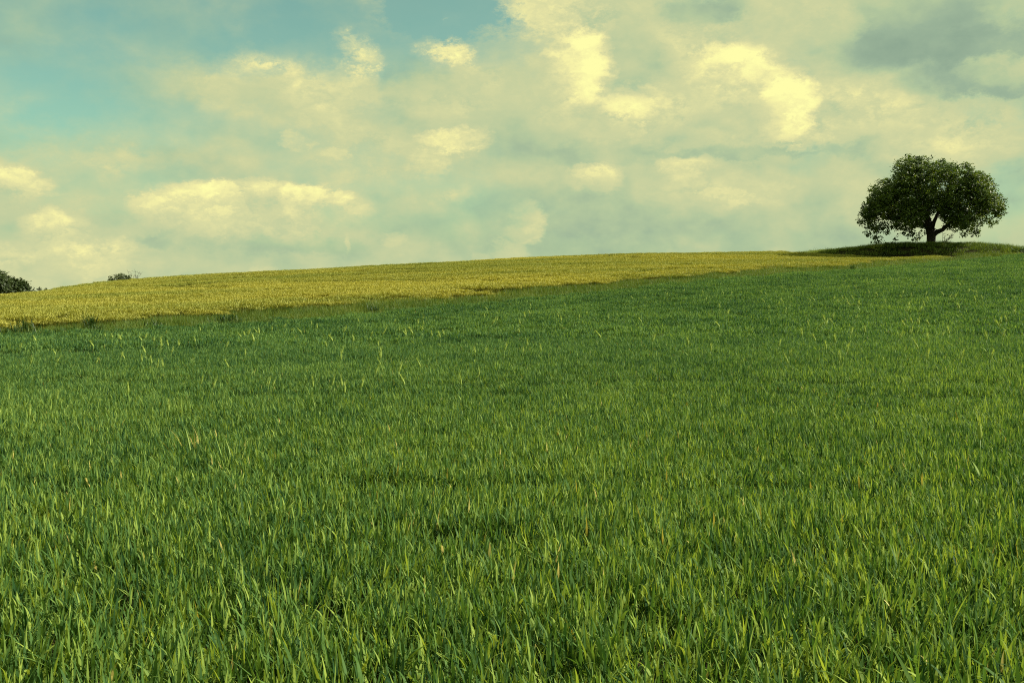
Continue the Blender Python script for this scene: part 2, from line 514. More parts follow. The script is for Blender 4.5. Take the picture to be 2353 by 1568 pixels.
border_pts = [at(-120, 334, 37, CANOPY + .1), at(0, 329.5, 42, CANOPY + .1), at(218, 320, 47, CANOPY + .1), at(435, 303, 56, CANOPY + .1), at(609, 287.5, 66, CANOPY + .1), at(762, 272.5, 80, CANOPY + .1),
              at(871, 266, 95, CANOPY + .1), at(919, 261, 103, CANOPY + .1), at(1024, 252, 115, CANOPY + .1), at(1120, 246, 118, CANOPY + .1)]
crest_pts = [at(-160, 299, 104, CROP), at(0, 291.7, 110, CROP), at(70, 285, 116, CROP), at(139, 278, 120, CROP), at(261, 271, 125, CROP), at(435, 263, 130, CROP),
             at(544, 257, 133, CROP), at(609, 254.7, 134, CROP), at(740, 252.5, 134, CROP), at(800, 251.6, 134, CROP)]
cp_ = []
for x in (-30, -12, 0, 12, 30):
    for y, z in ((-12, 0.15), (0, 0.0), (10, -0.28)):
        cp_.append((x, y, z + 0.006 * x))
cp_ += [(-13, 21, -0.52), (0, 21, -0.40), (13, 22, -0.10), (26, 45, 1.0)]     # a shallow hollow in front of the rise
cp_ += border_pts + crest_pts
cp_ += [at(936, 259.5, 117, 0.3), at(990, 254, 117, 0.3), at(880, 258.6, 119.5, CROP), at(905, 259.5, 118.5, CROP)]
# beyond the crest the hill rolls over
for (x, y, z) in crest_pts:
    cp_.append((x * 1.35, y + 45, z - 3.0))
cp_ += [(60, 165, 4.6), (95, 118, 8.4), (95, 165, 5.5), (-95, 40, -0.6), (-95, 160, -3)]
cp_ = np.array(cp_)
n_fix = 15 + 4 + len(border_pts)            # first crest point in the list


def tps(r2):
    return np.where(r2 > 0, r2 * np.log(np.maximum(r2, 1e-9)) * 0.5, 0.0)


S_ = 60.0
_c = cp_[:, :2] / S_
_K = tps(((_c[:, None] - _c[None]) ** 2).sum(-1)) + np.eye(len(_c)) * 0.0002
_Pm = np.c_[np.ones(len(_c)), _c]
_A = np.block([[_K, _Pm], [_Pm.T, np.zeros((3, 3))]])


def base_h(x, y):
    x = np.asarray(x, float); y = np.asarray(y, float)
    q = np.stack([x.ravel(), y.ravel()], 1) / S_
    out = np.zeros(len(q))
    for i in range(0, len(q), 20000):
        d = ((q[i:i + 20000, None] - _c[None]) ** 2).sum(-1)
        out[i:i + 20000] = tps(d) @ _w[:-3] + _w[-3] + q[i:i + 20000] @ _w[-2:]
    return out.reshape(x.shape)


# settle the crest so that the hill's skyline stands where it should
crest_px = [(-160, 299), (0, 291.7), (70, 285), (139, 278), (261, 271), (435, 263), (544, 257), (609, 254.7), (740, 252.5), (800, 251.6)]
for _it in range(7):
    _w = np.linalg.solve(_A, np.r_[cp_[:, 2], np.zeros(3)])
    for _j, (_px, _py) in enumerate(crest_px):
        _Y = np.arange(60.0, 150.0, 1.0)
        _X = (_px - 512.0) / F * _Y * 1.0
        _slope = ((base_h(_X, _Y) + float(np.interp(_px, [0, 139, 435, 740], [1.12, .98, .90, .80])) - EYE) / _Y).max()
        _want = (at(_px, _py, 100.0)[2] - EYE) / 100.0
        _dz = (_want - _slope) * cp_[n_fix + _j, 1] * 0.8
        cp_[n_fix + _j, 2] += _dz
        cp_[n_fix + len(crest_px) + 4 + _j, 2] += _dz


def sstep(a, b, v):
    t = np.clip((v - a) / (b - a), 0, 1)
    return t * t * (3 - 2 * t)


# the grassy bank under the tree: foot line and top height along x
bank_foot = np.array([at(797, 252, 131)[:2], at(850, 253, 126.5)[:2], at(905, 257, 120.5)[:2], at(936, 258, 118)[:2], at(958, 257, 117)[:2], at(992, 253, 117)[:2], at(1030, 250, 118.5)[:2], at(1140, 250, 121)[:2]])
bank_top = np.array([at(797, 251.4, 132.6), at(836, 248.2, 129.6), at(870, 245.0, 126), at(897, 242.6, 123.4), at(930, 242.2, 120.6), at(956, 241.4, 119.6), at(984, 242.8, 120.2), at(1006, 245.2, 121.0), at(1018, 247.2, 121.5), at(1045, 248.5, 122.5), at(1140, 252, 124)])
BANK_GRASS = 0.35


def ground(x, y):
    x = np.asarray(x, float); y = np.asarray(y, float)
    z = base_h(x, y)
    yf = np.interp(x, bank_foot[:, 0], bank_foot[:, 1])
    yt = np.interp(x, bank_top[:, 0], bank_top[:, 1])
    zt = np.interp(x, bank_top[:, 0], bank_top[:, 2]) - BANK_GRASS
    t = sstep(0, 1, (y - yf) / np.maximum(yt - yf, 1.0))
    side = sstep(bank_foot[0, 0] - 2, bank_foot[0, 0] + 4, x)
    fall = 1 - sstep(12, 45, y - yt)
    zb = np.maximum(zt - 0.02 * np.maximum(y - yt - 4, 0), z)
    z = z + (zb - z) * t * side * fall
    # far away everything sinks below the eye and runs flat to the horizon
    d = np.hypot(x, y)
    far = sstep(190, 420, d)
    return z * (1 - far) + (-9.0) * far


def axis(lo, hi, fine, dense_lo, dense_hi, grow=1.25):
    a = list(np.arange(dense_lo, dense_hi + 1e-6, fine))
    s = fine
    while a[-1] < hi:
        s *= grow; a.append(a[-1] + s)
    s = fine
    while a[0] > lo:
        s *= grow; a.insert(0, a[0] - s)
    return np.array(a)


gx = axis(-6000, 6000, 0.9, -100, 100)
gy = axis(-600, 7000, 0.9, -10, 175)
GX, GY = np.meshgrid(gx, gy)
GZ = ground(GX, GY)
nx, ny = len(gx), len(gy)
idx = np.arange(nx * ny).reshape(ny, nx)
fc = np.stack([idx[:-1, :-1], idx[:-1, 1:], idx[1:, 1:], idx[1:, :-1]], -1).reshape(-1, 4)
g = link(bpy.data.objects.new('ground', mesh_from('ground', np.stack([GX, GY, GZ], -1).reshape(-1, 3), fc.tolist(), [M['soil']], smooth=True)))
tag(g, kind='structure')

bxy = np.array(border_pts)[:, :2]


def border_y(x):
    return np.interp(x, bxy[:, 0], bxy[:, 1]) + 0.35 * np.sin(x * 0.9) + 0.25 * np.sin(x * 2.3 + 1)


def foot_y(x):
    return np.interp(x, bank_foot[:, 0], bank_foot[:, 1])


def in_view(x, y, margin):
    return (np.abs(x) < 0.5175 * np.maximum(y, 0) + margin)


def vnoise(x, y, s, seed=0):
    """smooth value noise"""
    r = np.random.default_rng(seed).random((64, 64))
    u, v = x * s, y * s
    iu, iv = np.floor(u).astype(int), np.floor(v).astype(int)
    fu, fv = u - iu, v - iv
    fu, fv = fu * fu * (3 - 2 * fu), fv * fv * (3 - 2 * fv)
    a = r[iu % 64, iv % 64]; b = r[(iu + 1) % 64, iv % 64]
    c = r[iu % 64, (iv + 1) % 64]; d = r[(iu + 1) % 64, (iv + 1) % 64]
    return (a * (1 - fu) + b * fu) * (1 - fv) + (c * (1 - fu) + d * fu) * fv


# ------------------------------------------------------------------ instancing of uncountable growth
def scatter(name, variants, pts, rot, scl, itint, label, cat):
    me = bpy.data.meshes.new(name)
    me.from_pydata([tuple(p) for p in np.asarray(pts).tolist()], [], [])
    n = len(pts)
    a = me.attributes.new('rot', 'FLOAT_VECTOR', 'POINT'); a.data.foreach_set('vector', np.asarray(rot, np.float32).ravel())
    a = me.attributes.new('scl', 'FLOAT_VECTOR', 'POINT'); a.data.foreach_set('vector', np.asarray(scl, np.float32).ravel())
    a = me.attributes.new('itint', 'FLOAT', 'POINT'); a.data.foreach_set('value', np.asarray(itint, np.float32))
    a = me.attributes.new('vid', 'INT', 'POINT'); a.data.foreach_set('value', rng.integers(0, len(variants), n).astype(np.int32))
    o = link(bpy.data.objects.new(name, me))
    tag(o, label, cat, kind='stuff')
    ng = bpy.data.node_groups.new(name, 'GeometryNodeTree')
    ng.interface.new_socket('Geometry', in_out='INPUT', socket_type='NodeSocketGeometry')
    ng.interface.new_socket('Geometry', in_out='OUTPUT', socket_type='NodeSocketGeometry')
    N, L = ng.nodes, ng.links
    gi, go = N.new('NodeGroupInput'), N.new('NodeGroupOutput')
    g2i = N.new('GeometryNodeGeometryToInstance')
    for v in reversed(variants):
        oi = N.new('GeometryNodeObjectInfo'); oi.inputs['Object'].default_value = v
        L.new(oi.outputs['Geometry'], g2i.inputs[0])
    iop = N.new('GeometryNodeInstanceOnPoints')
    iop.inputs['Pick Instance'].default_value = True

    def attr(nm, ty):
        q = N.new('GeometryNodeInputNamedAttribute'); q.data_type = ty; q.inputs[0].default_value = nm
        return q.outputs[0]
    L.new(gi.outputs[0], iop.inputs['Points'])
    L.new(g2i.outputs[0], iop.inputs['Instance'])
    L.new(attr('vid', 'INT'), iop.inputs['Instance Index'])
    e2r = N.new('FunctionNodeEulerToRotation')
    L.new(attr('rot', 'FLOAT_VECTOR'), e2r.inputs[0]); L.new(e2r.outputs[0], iop.inputs['Rotation'])
    L.new(attr('scl', 'FLOAT_VECTOR'), iop.inputs['Scale'])
    L.new(iop.outputs[0], go.inputs[0])
    md = o.modifiers.new('growth', 'NODES'); md.node_group = ng
    return o


def jitter_grid(x0, x1, y0, y1, s, jit=0.5):
    xs, ys = np.meshgrid(np.arange(x0, x1, s), np.arange(y0, y1, s))
    xs = xs.ravel() + (rng.random(xs.size) - .5) * s * 2 * jit
    ys = ys.ravel() + (rng.random(ys.size) - .5) * s * 2 * jit
    return xs, ys


def euler(n, tilt=0.06):
    return np.stack([rng.normal(0, tilt, n), rng.normal(0, tilt, n), rng.random(n) * 2 * math.pi], 1)


def sway(x, y):
    '''plants lean together in small swirls'''
    e = euler(len(x), 0.06)
    # tilt is applied in the plant's own frame before its turn, so turn the lean back by the heading
    lx = 0.16 * (vnoise(x, y, 1.1, 71) - .5) + 0.16 * (vnoise(x, y, 0.3, 72) - .5)
    ly = 0.16 * (vnoise(x, y, 1.1, 73) - .5) + 0.16 * (vnoise(x, y, 0.3, 74) - .5)
    c, s_ = np.cos(e[:, 2]), np.sin(e[:, 2])
    e[:, 0] += lx * c + ly * s_
    e[:, 1] += -lx * s_ + ly * c
    return e


# ---- green wheat patches
def wheat_patch(name, size, shoots, segs, wmul, seed, mess=0.0):
    r = random.Random(seed)
    mb = MB()
    for _ in range(shoots):
        x, y = (r.random() - .5) * size, (r.random() - .5) * size
        h = r.uniform(0.82, 1.12)
        ptint = r.gauss(0.5, 0.10)
        a0 = r.random() * 6.283
        nl = r.choice((3, 4, 4, 5))
        for k in range(nl):
            a = a0 + math.pi * k + r.gauss(0, 0.6)
            last = k == nl - 1
            z = (0.05, 0.10, 0.15, 0.19, 0.22)[k + 5 - nl] * h
            L_ = r.uniform(0.095, 0.175) * (0.9 if last else 1.0) * (1.5 if r.random() < .10 else 1.0)
            bend = r.random()
            lean = abs(r.gauss(0.22 + mess, 0.17 + mess)) if not last else abs(r.gauss(0.11 + mess, 0.11))
            curl = r.uniform(0.05, 0.6)
            if bend > 0.80:
                curl = r.uniform(1.2, 2.8); lean += 0.1
            elif bend > 0.68:
                lean += r.uniform(0.25, 0.8)
            mat = 1 if r.random() < 0.005 else 0
            mb.blade((x + r.gauss(0, .006), y + r.gauss(0, .006), z), a, L_, r.uniform(0.0085, 0.0180) * wmul, lean, curl, segs, mat,
                     min(1, max(0, ptint + r.gauss(0, 0.27))), twist=r.gauss(0, 0.8), peak=r.uniform(0.2, 0.4))
        if segs > 3:    # the stem the leaves spring from
            mb.blade((x, y, 0), a0, 0.26 * h, 0.006, 0.03, 0.1, 2, 0, 0.3)
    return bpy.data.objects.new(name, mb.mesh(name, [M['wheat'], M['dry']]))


near_var = [wheat_patch('wheat_near', 0.46, 50, 6, 0.95, 100 + i, 0.03) for i in range(14)]
mid_var = [wheat_patch('wheat_middle', 0.62, 76, 4, 0.92, 300 + i, 0.09) for i in range(10)]
far_var = [wheat_patch('wheat_far', 1.5, 260, 3, 1.6, 500 + i, 0.09) for i in range(8)]


def tram(x, y):
    """two wheel tracks and uneven growth: how tall the wheat stands"""
    f = 0.93 + 0.16 * (vnoise(x, y, 0.35, 3) - .5) + 0.20 * (vnoise(x, y, 1.3, 5) - .5)
    for k, (y0, sl, w) in enumerate(((20.1, -0.18, 0.55), (18.0, -0.18, 0.40), (8.3, 0.03, 0.2))):
        d = np.abs(y - (y0 + sl * x + 0.35 * np.sin(x * 0.45 + k)))
        str_ = np.clip(vnoise(x, y * 0.3, 0.22, 40 + k) * 2.4 - 0.45, 0, 1)
        f = f - (0.55, 0.40, 0.28)[k] * np.exp(-(d / w) ** 2) * str_
    return f


def plant_wheat(name, var, y0, y1, s, margin, label):
    x, y = jitter_grid(-75, 82, y0 - 1, y1 + 1, s)
    d = np.hypot(x, y)
    k = in_view(x, y, margin) & (d >= y0) & (d < y1) & (y > -1.5) & (y < border_y(x) - 0.1) & (y < foot_y(x) - 0.3)
    x, y = x[k], y[k]
    z = ground(x, y)
    f = tram(x, y)
    sc = np.stack([np.full(len(x), 1.0), np.full(len(x), 1.0), f * rng.uniform(0.90, 1.08, len(x))], 1)
    return scatter(name, var, np.stack([x, y, z - 0.01], 1), sway(x, y), sc, rng.random(len(x)), label, 'wheat')


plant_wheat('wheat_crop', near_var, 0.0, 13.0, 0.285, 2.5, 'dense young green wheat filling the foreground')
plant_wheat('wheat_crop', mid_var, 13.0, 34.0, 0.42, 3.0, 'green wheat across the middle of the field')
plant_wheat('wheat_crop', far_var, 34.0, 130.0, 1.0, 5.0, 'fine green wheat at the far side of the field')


# ---- golden barley patches
def barley_patch(name, size, n, seed, ears=True):
    r = random.Random(seed)
    mb = MB()
    for _ in range(n):
        x, y = (r.random() - .5) * size, (r.random() - .5) * size
        h = r.uniform(0.68, 0.86) * CROP
        a = r.random() * 6.283
        le = r.gauss(0.06, 0.07)
        top = mb.blade((x, y, 0.1), a, h, 0.016, le, r.uniform(0.05, 0.35), 2, 1, r.gauss(.5, .15), twist=0)
        # the nodding ear with its awns
        a2 = a + r.gauss(0, .4)
        e = mb.blade(top - np.array((0, 0, 0.02)), a2, r.uniform(0.14, 0.2), r.uniform(0.022, 0.034), r.uniform(0.3, 1.1), r.uniform(0.2, 1.0), 3, 0, min(1, max(0, r.gauss(.5, .13))), peak=0.5)
        mb.blade(top - np.array((0, 0, 0.02)), a2 + 1.57, r.uniform(0.13, 0.17), 0.03, 0.25, 0.3, 2, 0, min(1, max(0, r.gauss(.5, .13))), peak=0.5)
        if r.random() < 0.6:
            mb.blade((x, y, r.uniform(.3, .5)), r.random() * 6.28, r.uniform(.2, .3), 0.018, r.uniform(.3, .7), r.uniform(.5, 1.6), 3, 1, r.gauss(.45, .15))
    return bpy.data.objects.new(name, mb.mesh(name, [M['ear'], M['stalk']]))


bar_var = [barley_patch('barley', 0.85, 140, 700 + i) for i in range(10)]


def on_line(x, y, pts, w):
    """gaussian nearness to a polyline given as y over x"""
    p = np.array(pts)
    yy = np.interp(x, p[:, 0], p[:, 1], left=1e4, right=1e4)
    return np.exp(-((y - yy) / w) ** 2)


def barley_height(x, y):
    f = 0.97 + 0.10 * (vnoise(x, y, 0.12, 21) - .5) + 0.16 * (vnoise(x * 0.15, y - .1 * x, 0.5, 23) - .5)
    # lodged streaks run along the hill
    st = vnoise(x * 0.16 + y * 0.03, y - 0.12 * x, 0.55, 25)
    f = f - 0.42 * np.clip((st - 0.70) / 0.15, 0, 1) * np.clip(vnoise(x, y, 0.06, 27) * 2 - .5, 0, 1)
    for pts, wd, amt in TRACKS:
        f = f - amt * on_line(x, y + .3 * np.sin(x * .8), pts, wd) * np.clip(vnoise(x, y, .35, 29) * 1.8, .25, 1)
    return np.clip(f, 0.30, 1.2)


def hill_spot(px, py):
    """where the line of sight meets the barley on the hill"""
    Ys = np.arange(42, 140, .25)
    pts = np.array([at(px, py, Y) for Y in Ys])
    hit = np.nonzero(pts[:, 2] < ground(pts[:, 0], pts[:, 1]) + CROP * .85)[0]
    j = hit[0] if len(hit) else -1
    return pts[j, 0], Ys[j]


TRACKS = [([hill_spot(*q) for q in ln], wd, amt) for ln, wd, amt in (
    ([(278, 284), (345, 283), (420, 281.5), (478, 281), (500, 282.3), (540, 283)], 1.05, .6),
    ([(250, 300.5), (330, 298), (372, 292)], .95, .5),
    ([(295, 302.2), (360, 299.5), (410, 297.5), (465, 293.5), (535, 288.5), (600, 284), (650, 279.5)], .95, .55),
    ([(106, 286.8), (150, 288), (186, 288.8), (232, 288.5)], 1.2, .6), ([(60, 312.3), (80, 311.2), (98, 310.6)], 1.0, .55),
    ([(0, 294.7), (25, 291.8), (48, 287.8)], 1.4, .5), ([(606, 257.6), (650, 259.5), (695, 261)], 1.5, .55), ([(700, 264), (760, 262), (820, 260.5)], 1.2, .4),
    ([(545, 266), (600, 265), (660, 266)], 1.4, .4), ([(110, 303), (170, 300.5), (220, 299)], .95, .4), ([(640, 272), (720, 268.5), (790, 266)], .95, .45))]
x, y = jitter_grid(-110, 90, 36, 152, 0.6)
bf = foot_y(x)
k = in_view(x, y, 7) & (y > border_y(x) + 4.2 + 0.6 * np.sin(x * 0.35) + 1.6 * (vnoise(x, y, .7, 53) - .5)) & (y < np.where(x > bank_foot[0, 0] - 1, bf - 0.8, 150))
# the barley ends where the bank meets the green wheat
k &= x < 49.0
x, y = x[k], y[k]
f = barley_height(x, y) * 0.80 * (0.78 + 0.22 * sstep(4.0, 7.0, y - border_y(x)))
n = len(x)
tnt = np.clip(0.5 + 0.9 * (vnoise(x * 0.25, y, 0.16, 31) - .5) + 0.7 * (vnoise(x * 0.2, y - .1 * x, 0.5, 33) - .5), 0, 1)
for _pts, _wd, _amt in TRACKS:
    tnt = np.clip(tnt - 1.1 * on_line(x, y + .3 * np.sin(x * .8), _pts, _wd * .8), 0, 1)
scatter('barley_crop', bar_var, np.stack([x, y, ground(x, y)], 1), euler(n, 0.06), np.stack([np.ones(n), np.ones(n), f * rng.uniform(.9, 1.06, n)], 1), tnt,
        'golden ripening barley covering the hill behind the green wheat', 'barley')


# ---- grass tufts for the margin strip and the bank
def grass_tuft(name, size, n, h, w, mat, seed, seed_heads=0.0):
    r = random.Random(seed)
    mb = MB()
    for _ in range(n):
        x, y = r.gauss(0, size * .35), r.gauss(0, size * .35)
        mb.blade((x, y, 0), r.random() * 6.283, h * r.uniform(.55, 1.1), w * r.uniform(.7, 1.4), abs(r.gauss(.15, .15)), r.uniform(.1, 1.3), 3, 0, min(1, max(0, r.gauss(.5, .2))), twist=r.gauss(0, .8))
    return bpy.data.objects.new(name, mb.mesh(name, [mat]))


mar_var = [grass_tuft('margin_tuft', 0.9, 130, 0.62, 0.014, M['margin'], 900 + i) for i in range(7)]
x, y = jitter_grid(-80, 62, 32, 122, 0.55)
b_ = border_y(x)
k = in_view(x, y, 5) & (y > b_ - 0.1) & (y < b_ + 5.4 + 0.9 * np.sin(x * 0.35) + 1.2 * (vnoise(x, y, .8, 52) - .5)) & (y < foot_y(x) + .5) & (x < 54)
x, y = x[k], y[k]; n = len(x)
f = (0.72 + 0.6 * sstep(0.2, 4.8, y - border_y(x))) * (0.8 + 0.55 * (vnoise(x, y, 0.5, 51) - .3))
scatter('margin_grass', mar_var, np.stack([x, y, ground(x, y)], 1), euler(n, .1), np.stack([np.ones(n), np.ones(n), f], 1), rng.random(n),
        'rough yellow green grass strip between the wheat and the barley', 'grass')

bank_var = [grass_tuft('bank_tuft', 1.0, 120, 0.55, 0.022, M['bank'], 950 + i) for i in range(7)]
x, y = jitter_grid(27, 92, 108, 150, 0.55)
k = in_view(x, y, 9) & (y > foot_y(x) - 0.8) & (y < np.interp(x, bank_top[:, 0], bank_top[:, 1]) + 12)
x, y = x[k], y[k]; n = len(x)
f = 0.55 + 0.8 * vnoise(x, y, 0.45, 61) * rng.uniform(.7, 1.2, n)
scatter('bank_grass', bank_var, np.stack([x, y, ground(x, y) - .02], 1), euler(n, .15), np.stack([np.ones(n), np.ones(n), f], 1), np.clip(0.5 + 1.2 * (vnoise(x, y, 0.35, 63) - .5), 0, 1),
        'rough sunlit grass covering the bank below the tree', 'grass')


# ================================================================== trees and shrubs
def leaf_cloud(mb, lobes, clumps_per_area, leaves, leaf, spread, r, gaps=(), inner=0.7, upward=0.5):
    """leaf clumps over the skins of the crown's lobes; every leaf is a small folded diamond"""
    for (cx, cy, cz, rx, ry, rz) in lobes:
        n = int(clumps_per_area * (rx * ry + ry * rz + rx * rz) / 3 * 4)
        for _ in range(n):
            v = np.array((r.gauss(0, 1), r.gauss(0, 1), r.gauss(0, 1) + 0.15)); v /= np.linalg.norm(v)
            k = r.uniform(inner, 1.05) if r.random() < 0.85 else r.uniform(0.3, inner)
            c = np.array((cx + v[0] * rx * k, cy + v[1] * ry * k, cz + v[2] * rz * k))
            if any((c[0] - gx_) ** 2 + (c[2] - gz_) ** 2 < (gr_ * r.uniform(.6, 1.3)) ** 2 for gx_, gz_, gr_ in gaps):
                continue
            ct = min(1, max(0, r.gauss(0.5, 0.16)))
            for _k in range(r.randint(*leaves)):
                p = c + np.array((r.gauss(0, spread), r.gauss(0, spread), r.gauss(0, spread * .7)))
                nrm = v * 0.6 + np.array((0, 0, upward)) + np.array((r.gauss(0, .55), r.gauss(0, .55), r.gauss(0, .55)))
                nrm /= np.linalg.norm(nrm) + 1e-6
                t = np.cross(nrm, (r.gauss(0, 1), r.gauss(0, 1), r.gauss(0, 1))); t /= np.linalg.norm(t) + 1e-6
                u = np.cross(nrm, t)
                s = leaf * r.uniform(.6, 1.35)
                mb.add([p - t * s * .6, p + u * s * .36 - nrm * s * .08, p + t * s * .6 - nrm * s * .15, p - u * s * .36 - nrm * s * .08], [(0, 1, 2, 3)], 0, min(1, max(0, ct + r.gauss(0, .13))))


def limb_pts(a, b, r, n=6, sag=0.12):
    a, b = np.array(a, float), np.array(b, float)
    d = np.linalg.norm(b - a)
    off = np.array((r.gauss(0, 1), r.gauss(0, 1), r.gauss(0, .5))) * d * sag
    out = []
    for i in range(n + 1):
        s = i / n
        out.append(a + (b - a) * s + off * math.sin(math.pi * s) + np.array((r.gauss(0, .02), r.gauss(0, .02), 0)) * d * .6 * (s > 0) * (s < 1))
    return out


def part(name, mesh, parent, label=None):
    o = link(bpy.data.objects.new(name, mesh), parent)
    if label:
        o['label'] = label
    return o


def ground_pt(px, Y):
    xx = (px - 512.0) / F * Y
    return (xx, Y, float(ground(np.array([xx]), np.array([Y]))[0]))


# ---- the big lone tree on the bank
r = random.Random(5)
TREE_Y = 123.0
tb = ground_pt(929.5, TREE_Y)
tree = empty('broadleaf_tree', (tb[0], tb[1], tb[2] - .05), 'large round-crowned lone tree with thick dark trunk on the grassy bank', 'tree')
tree.rotation_euler = (0, 0, -math.atan2(tb[0], tb[1]))
U = 0.01029
main = [(870, 330, 225), (770, 420, 150), (1010, 300, 165), (1200, 300, 125), (1330, 330, 110), (1480, 400, 185), (1640, 480, 165), (1730, 560, 190), (1830, 620, 90), (1880, 760, 150), (1940, 840, 85), (520, 530, 170),
        (430, 620, 120), (400, 770, 170), (350, 900, 120), (420, 1040, 110), (440, 1120, 60), (640, 720, 220), (880, 600, 240), (880, 880, 180), (850, 1060, 90), (940, 1110, 55), (1130, 480, 150),
        (1440, 620, 210), (1430, 880, 180), (1640, 940, 150), (1530, 1100, 45), (1680, 1060, 60), (1880, 920, 90), (1740, 740, 170), (1080, 720, 160), (680, 930, 110), (1300, 740, 140), (780, 1110, 55), (1020, 1020, 60)]
lobes = []
for (zx, zy, zr) in main:
    X, Z, q = (zx - 1120) * U * (.92 if zx < 1120 else .865), (1240 - zy) * U * .97, zr * U * .93
    D = 6.6 * math.sqrt(max(0.05, 1 - (X / 10.2) ** 2)) * math.sqrt(max(0.15, 1 - ((Z - 4.6) / 7.6) ** 2))
    lobes.append((X, r.gauss(0, .3 * D), Z, q, q * 1.25, q * .95))
    if q > 1.0:
        for sgn in (-1, 1):
            k_ = r.uniform(.5, .85)
            lobes.append((X * (1 - .12 * k_) + r.gauss(0, .3), sgn * D * k_, Z + (4.2 - Z) * .22 * k_ + r.gauss(0, .25), q * .86, q * .95, q * .82))
gaps = [((gx_ - 1120) * U, (1240 - gy_) * U, gr_ * U) for gx_, gy_, gr_ in
        ((1240, 520, 48), (1160, 860, 42), (1150, 770, 26), (530, 920, 52), (660, 930, 36), (1440, 470, 30), (1230, 1000, 60), (560, 1060, 46), (690, 1050, 46), (1040, 1040, 30), (820, 1130, 36), (1760, 880, 34), (260, 800, 24), (540, 500, 22))]
mb = MB()
leaf_cloud(mb, lobes, 8.5, (9, 13), .23, .19, r, gaps, .74, .6)
part('crown', mb.mesh('crown', [M['tree_leaf']]), tree)
mb = MB()
mb.tube([(-.08, 0, -.5), (-.04, 0, .15), (0, 0, .7), (.02, .02, 1.4), (-.08, 0, 2.0), (-.3, .05, 2.8), (-.55, .1, 3.8), (-.75, .1, 5.2), (-.8, 0, 6.8)],
        [.78, .58, .52, .54, .56, .44, .34, .24, .10], 12)
part('trunk', mb.mesh('trunk', [M['bark']], True), tree)
limbs = [((.12, 0, 1.35), [(.6, -.1, 1.75), (1.3, -.2, 2.05), (2.0, -.3, 2.7), (3.2, -.4, 4.0), (4.6, -.2, 5.6)], .36),
         ((-.15, 0, 2.2), [(-.9, .1, 2.7), (-2.0, .2, 3.6), (-3.4, .3, 4.6), (-5.2, .2, 5.6)], .30),
         ((0, 0, 2.3), [(.35, .2, 3.2), (.9, .3, 4.5), (1.5, .3, 6.2), (2.2, .2, 8.0)], .28),
         ((-.4, 0, 3.3), [(-1.0, -.8, 4.4), (-1.8, -1.4, 6.2), (-2.4, -1.6, 8.4)], .22),
         ((-.1, .1, 2.1), [(-.4, 1.4, 3.2), (-.6, 3.0, 4.6), (-.6, 4.4, 6.0)], .24),
         ((.1, -.1, 2.1), [(.4, -1.4, 3.2), (.8, -3.0, 4.4), (1.0, -4.2, 5.6)], .22),
         ((2.0, -.3, 2.7), [(3.2, -.2, 3.0), (4.8, 0, 3.4), (6.8, .2, 4.2)], .17),
         ((-2.0, .2, 3.6), [(-3.4, 0, 3.7), (-5.2, -.2, 3.6), (-7.0, -.2, 3.2)], .16),
         ((1.5, .3, 6.2), [(2.6, .2, 7.0), (4.2, 0, 7.8)], .12), ((-5.2, .2, 5.6), [(-6.0, .1, 6.6), (-6.3, 0, 7.6)], .1),
         ((4.6, -.2, 5.6), [(5.8, 0, 6.4), (6.8, .2, 7.0)], .12), ((-.9, .1, 2.7), [(-1.8, -.6, 2.9), (-2.8, -1.0, 2.6)], .11)]
for (a_, ps, r0) in limbs:
    mb = MB()
    pts = [a_] + ps
    mb.tube(pts, [r0 * (1 - .8 * i / (len(pts) - 1)) for i in range(len(pts))], 8)
    # twigs
    for q in pts[2:]:
        for _ in range(4):
            e = (q[0] + r.gauss(0, .9), q[1] + r.gauss(0, .9), q[2] + r.uniform(-.2, 1.1))
            mb.tube(limb_pts(q, e, r, 3), [r0 * .22, r0 * .18, r0 * .13, r0 * .07], 5)
    part('limb', mb.mesh('limb', [M['bark']], True), tree)


def shrub(name, loc, label, cat, lobes, density, leaf, mat, seed, stems=6, stem_h=1.0, spread=.16, group=None, bare=0, leaves=(5, 9), trunk=None):
    r = random.Random(seed)
    t = empty(name, loc, label, cat, group)
    t.rotation_euler = (0, 0, -math.atan2(loc[0], loc[1]))
    mb = MB()
    leaf_cloud(mb, lobes, density, leaves, leaf, spread, r)
    part('crown' if trunk else 'foliage', mb.mesh(name + '_foliage', [mat]), t)
    if trunk:
        mb = MB(); mb.tube([(0, 0, -.4), (0, 0, trunk * .4), (.1, 0, trunk)], [.3, .25, .16], 9)
        part('trunk', mb.mesh(name + '_trunk', [M['bark']], True), t)
    for i in range(stems):
        lo = lobes[i % len(lobes)]
        mb = MB()
        b0 = (r.gauss(0, .12), r.gauss(0, .12), -.1) if not trunk else (0, 0, trunk * r.uniform(.7, 1))
        e = (lo[0] + r.gauss(0, lo[3] * .4), lo[1] + r.gauss(0, lo[4] * .4), lo[2] + lo[5] * r.uniform(.2, .8))
        rr = .045 if not trunk else .12
        pts = limb_pts(b0, e, r, 5)
        mb.tube(pts, [rr * (1 - .15 * q) for q in range(6)], 6)
        part('stem' if not trunk else 'limb', mb.mesh(name + '_stem', [M['bark']], True), t)
    for i in range(bare):
        mb = MB()
        a = r.uniform(-.9, .9)
        e = (.9 + r.uniform(-.6, 1.4), r.gauss(0, .4), stem_h * r.uniform(.7, 1.15))
        pts = limb_pts((.5 + r.gauss(0, .25), 0, -.1), e, r, 4, .08)
        mb.tube(pts, [.03, .026, .022, .016, .009], 5)
        for q in pts[2:]:
            for _ in range(3):
                e2 = (q[0] + r.gauss(0, .22), q[1] + r.gauss(0, .2), q[2] + r.uniform(.1, .45))
                mb.tube([q, e2], [.012, .006], 4)
        part('twig', mb.mesh(name + '_twig', [M['bark']], True), t)
    return t


